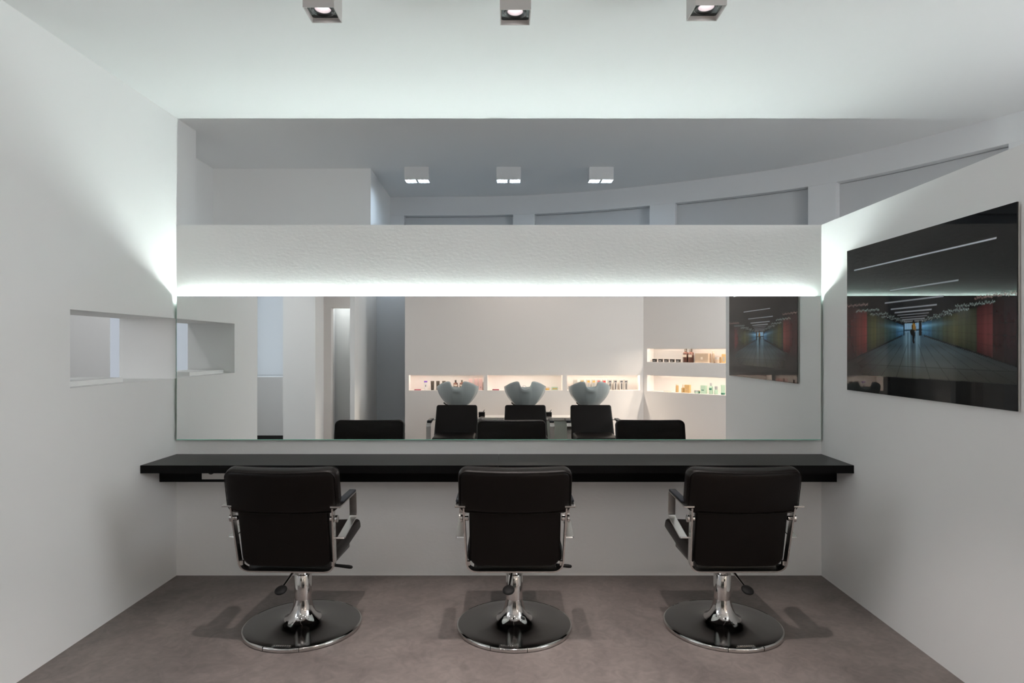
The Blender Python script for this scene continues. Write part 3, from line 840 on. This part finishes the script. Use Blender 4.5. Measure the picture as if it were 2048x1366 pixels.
# niche behind the left basin
t = item('product_card', 'dark red card lying in the niche behind the left basin', 'card', (nx(835.5), ny + .03, nz), 0, G1); finish('card_body', nbox(-.048, .048, -.03, .03, 0, .012), P_red, t)
t = item('shampoo_tube', 'white tube with a purple cap at the left of the left niche', 'tube', (nx(851), ny, nz), 0, G1)
bm = nbox(-.022, .022, -.015, .015, 0, .118, bevel=.006); b = finish('tube_body', bm, P_white, t, True); finish('cap', nbox(-.024, .024, -.017, .017, .118, .138, bevel=.002), P_purple, t); finish('printed_mark', nbox(-.006, .006, .0148, .0156, .05, .08), P_darktxt, b)
for px, w in ((864.5, 'first of three from the purple-capped tube'), (875.5, 'second of three from the purple-capped tube'), (887.5, 'nearest the left basin')):
    t = item('shampoo_tube', 'dark brown tube in the left niche, ' + w, 'tube', (nx(px), ny, nz), 0, G1); b = squeeze_tube(t, .055, .04, .138, P_black, P_black)
    bm = nbox(-.009, .009, .0125, .0175, .02, .032); finish('printed_mark', bm, P_cream, b)
for px, w in ((911, 'left'), (923.5, 'right')):
    t = item('lotion_bottle', f'{w} of two brown bottles seen through the notch of the left basin', 'bottle', (nx(px), ny, nz), 0, G1); bottle(t, .034, .152, P_brown, P_black, .24, .38, P_cream)
for px, w in ((941, 'nearest the basin'), (952, 'middle of three'), (961, 'at the right end')):
    t = item('product_carton', 'pale pink carton in the left niche, ' + w, 'carton', (nx(px), ny, nz), 0, G1); carton(t, .052, .04, .172, P_pink, (-.1, .2, .20, .30), P_grey)
# niche behind the middle basin
t = item('product_card', 'dark red card lying in the niche behind the middle basin', 'card', (nx(991.5), ny + .03, nz), 0, G2); finish('card_body', nbox(-.050, .050, -.03, .03, 0, .014), P_red, t)
t = item('cream_jar', 'small glass jar right behind the middle basin', 'jar', (nx(1095), ny, nz), 0, G2); jar(t, .030, .042, P_orange, P_cream)
t = item('product_carton', 'flat pale green box at the right of the middle niche', 'carton', (nx(1109.5), ny, nz), 0, G2); carton(t, .095, .06, .045, P_green, (-.38, .38, .30, .62), P_orange)
t = item('hair_clip', 'small dark clip standing behind the middle basin notch', 'clip', (nx(1049), ny - .02, nz), 0, G2)
bm = bmesh.new(); tube(bm, [(-.03, 0, .0), (-.02, 0, .068), (.01, 0, .062), (.03, 0, .050)], .003, 6); finish('clip_wire', bm, P_grey, t)
# niche behind the right basin
for i, (px, mk, w) in enumerate([(1151, P_silver, 'first from the left'), (1164.5, P_orange, 'second from the left, behind the basin'), (1177, P_orange, 'left one in the basin notch'), (1187.5, P_orange, 'right one in the basin notch'),
                       (1197.5, P_rose, 'with a red mark, left of two'), (1208.5, P_rose, 'with a red mark, right of two'), (1220, P_darktxt, 'with a dark mark, nearest the basin'), (1231, P_darktxt, 'fourth from the right end of the row with dark mark'),
                       (1243, P_darktxt, 'second from the right end of the row'), (1252, P_darktxt, 'last at the right end of the row')]):
    w = {7: 'with a dark mark, third from the right end'}.get(i, w)
    t = item('product_carton', 'slim silver carton in the right niche, ' + w, 'carton', (nx(px), ny, nz), 0, G3)
    carton(t, .058, .04, .158, P_silver, (-.28, .34, .74, .90), mk)
    finish('printed_line', nbox(-.006, .012, .0198, .0206, .012, .105), P_darktxt if i > 5 else P_grey, t)
# angled wall
def aw(px, back=.10):
    """point on the product line of the angled wall for a mirror direction"""
    k = (px - 1012) / 1272
    o = ANG0 + AN * back
    # x = k * (8 - y) on the line o + AD*s
    s = (k * (8 - o.y) - o.x) / (AD.x + k * AD.y)
    p = o + AD * s
    return p.x, p.y
AR = math.atan2(AD.y, AD.x)
def aitem(name, label, cat, px, z, group):
    x, y = aw(px); return item(name, label, cat, (x, y, z), AR, group)
zu, zl = 1.229, .790
for i, px in enumerate((1309.5, 1321.3, 1333, 1344.5, 1356.5)):
    w = ('at the left end of the row', 'second from the left end', 'middle of the row of five', 'second from the brown bottles', 'nearest the brown bottles')[i]
    t = aitem('cream_jar', 'small black jar in the upper angled niche, ' + w, 'jar', px, zu, G4)
    b = finish('jar_body', nbox(-.031, .031, -.017, .017, 0, .040, bevel=.004), P_black, t); finish('lid', nbox(-.033, .033, -.0185, .0185, .030, .044, bevel=.002), P_black, t); finish('printed_mark', nbox(-.018, .018, .0168, .0176, .012, .022), P_grey, b)
for px, w in ((1371.2, 'left'), (1381.8, 'right')):
    t = aitem('lotion_bottle', f'tall brown bottle in the upper angled niche, {w} of the pair', 'bottle', px, zu, G4); bottle(t, .040, .196, P_brown, P_black, .22, .42, P_cream)
t = aitem('product_carton', 'wide tan gift box in the upper angled niche', 'carton', 1406, zu, G4); carton(t, .20, .09, .132, P_tan, (-.06, .09, .35, .62), P_cream)
t = aitem('serum_stick', 'slim tan dispenser standing right of the tan gift box', 'dispenser', 1426.5, zu + .0, G4); bottle(t, .017, .160, P_tan, P_cream, .18, .8)
t = aitem('cream_jar', 'squat tan jar with silver lid right of the slim dispenser', 'jar', 1435, zu, G4); jar(t, .034, .078, P_tan, P_silver)
t = aitem('serum_stick', 'short gold vial beside the squat tan jar', 'vial', 1441, zu, G4); bottle(t, .010, .085, P_gold, P_gold, .2, .8)
t = aitem('product_carton', 'tan carton at the right end of the upper angled niche', 'carton', 1448, zu, G4); carton(t, .052, .04, .125, P_gold, (-.1, .3, .2, .7), P_grey)
t = aitem('product_card', 'flat cream card lying in the lower angled niche', 'card', 1335, zl, G5); finish('card_body', nbox(-.05, .05, -.03, .03, 0, .008), P_cream, t)
t = aitem('lotion_bottle', 'slim gold bottle in the lower angled niche', 'bottle', 1354.3, zl, G5); bottle(t, .021, .118, P_gold, P_cream, .16, .85)
t = aitem('lotion_bottle', 'gold pump bottle beside the gold carton', 'bottle', 1366, zl, G5); bottle(t, .023, .120, P_gold, P_cream, .40, .45)
t = aitem('product_carton', 'gold carton in the lower angled niche', 'carton', 1375.3, zl, G5); carton(t, .078, .05, .116, P_gold, (-.3, .1, .38, .48), P_tan)
t = aitem('cream_jar', 'small pale green jar right of the gold carton', 'jar', 1393, zl, G5); jar(t, .030, .042, P_green, P_grey)
t = aitem('serum_stick', 'tiny green vial beside the small green jar', 'vial', 1398.7, zl, G5); bottle(t, .010, .042, P_dgreen, P_gold, .3, .8)
t = aitem('product_carton', 'pale green carton in the lower angled niche', 'carton', 1407.5, zl, G5); carton(t, .078, .05, .118, P_green, (-.3, .2, .38, .48), P_dgreen)
t = aitem('lotion_bottle', 'tall pale green bottle with grey cap', 'bottle', 1422, zl, G5); bottle(t, .028, .155, P_green, P_grey, .26, .5, P_dgreen)
t = aitem('lotion_bottle', 'short pale green bottle with grey cap', 'bottle', 1432.3, zl, G5); bottle(t, .026, .112, P_green, P_grey, .42, .7)
t = aitem('shampoo_tube', 'pale green tube on a dark green cap at the right end of the lower niche', 'tube', 1446, zl, G5); squeeze_tube(t, .066, .04, .135, P_green, P_dgreen, .2)

# ------------------------------------------------------------------ roller blind in the rear left window
rb = thing('roller_blind', 'white roller blind glowing with daylight in the rear left window', 'blind', (-3.558, SY - .02, 0))
finish('fabric', nbox(-.199, .199, -.001, .001, 1.03, 2.42), M_blind, rb)
finish('bottom_bar', nbox(-.199, .199, -.010, .010, 1.005, 1.035, bevel=.003), M_blind, rb)
bm = bmesh.new(); tube(bm, [(-.199, 0, 2.435), (.199, 0, 2.435)], .018, 12); finish('roller', bm, M_plastic_w, rb, True)

# ------------------------------------------------------------------ unseen fill lights added to brighten the room
for x, y, e, c in ((-1.0, .9, 6, (1, .95, .91)), (1.0, .9, 6, (1, .95, .91)), (.2, -.6, 20, (1, .88, .80)), (2.7, .9, 8, (1, .88, .80)), (-2.95, 4.7, 40, (.97, .98, 1)), (-3.2, .6, 24, (1, .96, .92))):
    spot_light('fill_spot', (x, y, H - .02), e, c, 172, .5, .25 if x < -2 else .06)  # bare fill spots at ceiling height, put in for overall brightness
spot_light('closet_fill', (-2.42, -1.42, 2.55), 9, (.9, .96, 1), 172, .3, .10)  # added spot without a fixture, brightens the doorway recess

spot_light('passage_fill', (-1.85, -2.2, H - .02), 12, (.86, .93, 1), 170, .5, .05)  # extra unseen spot, lifts the dark end of the passage
pl_ = bpy.data.lights.new('rear_fill', 'POINT'); pl_.energy = 2.3; pl_.color = (1, .98, .95); pl_.shadow_soft_size = .08  # added point light hidden behind the half wall, lifts the rear left
po_ = bpy.data.objects.new('rear_fill', pl_); COL.objects.link(po_); po_.location = (-1.75, 4.75, 1.5)

# ------------------------------------------------------------------ world, camera, render look
w = bpy.data.worlds.new('World'); scene.world = w; w.use_nodes = True
w.node_tree.nodes['Background'].inputs['Color'].default_value = (.8, .9, 1, 1)
w.node_tree.nodes['Background'].inputs['Strength'].default_value = .2

cam = bpy.data.cameras.new('camera'); co = bpy.data.objects.new('camera', cam); COL.objects.link(co)
co.location = (0, 0, EYE); co.rotation_euler = (PI / 2, 0, 0)
cam.sensor_fit = 'HORIZONTAL'; cam.sensor_width = 36; cam.lens = 36 * 1272 / 2048
cam.shift_x = (1024 - 1012) / 2048; cam.shift_y = (695 - 683) / 2048
cam.clip_start = .05; cam.clip_end = 60
scene.camera = co

scene.view_settings.view_transform = 'Standard'; scene.view_settings.look = 'None'
scene.view_settings.exposure = 0.0; scene.view_settings.gamma = 1.0
scene.view_settings.use_curve_mapping = False
cy = scene.cycles
cy.max_bounces = 12; cy.diffuse_bounces = 6; cy.glossy_bounces = 8; cy.transmission_bounces = 4
cy.sample_clamp_indirect = 6.0; cy.caustics_reflective = True; cy.caustics_refractive = False; cy.blur_glossy = .5
cy.use_denoising = True
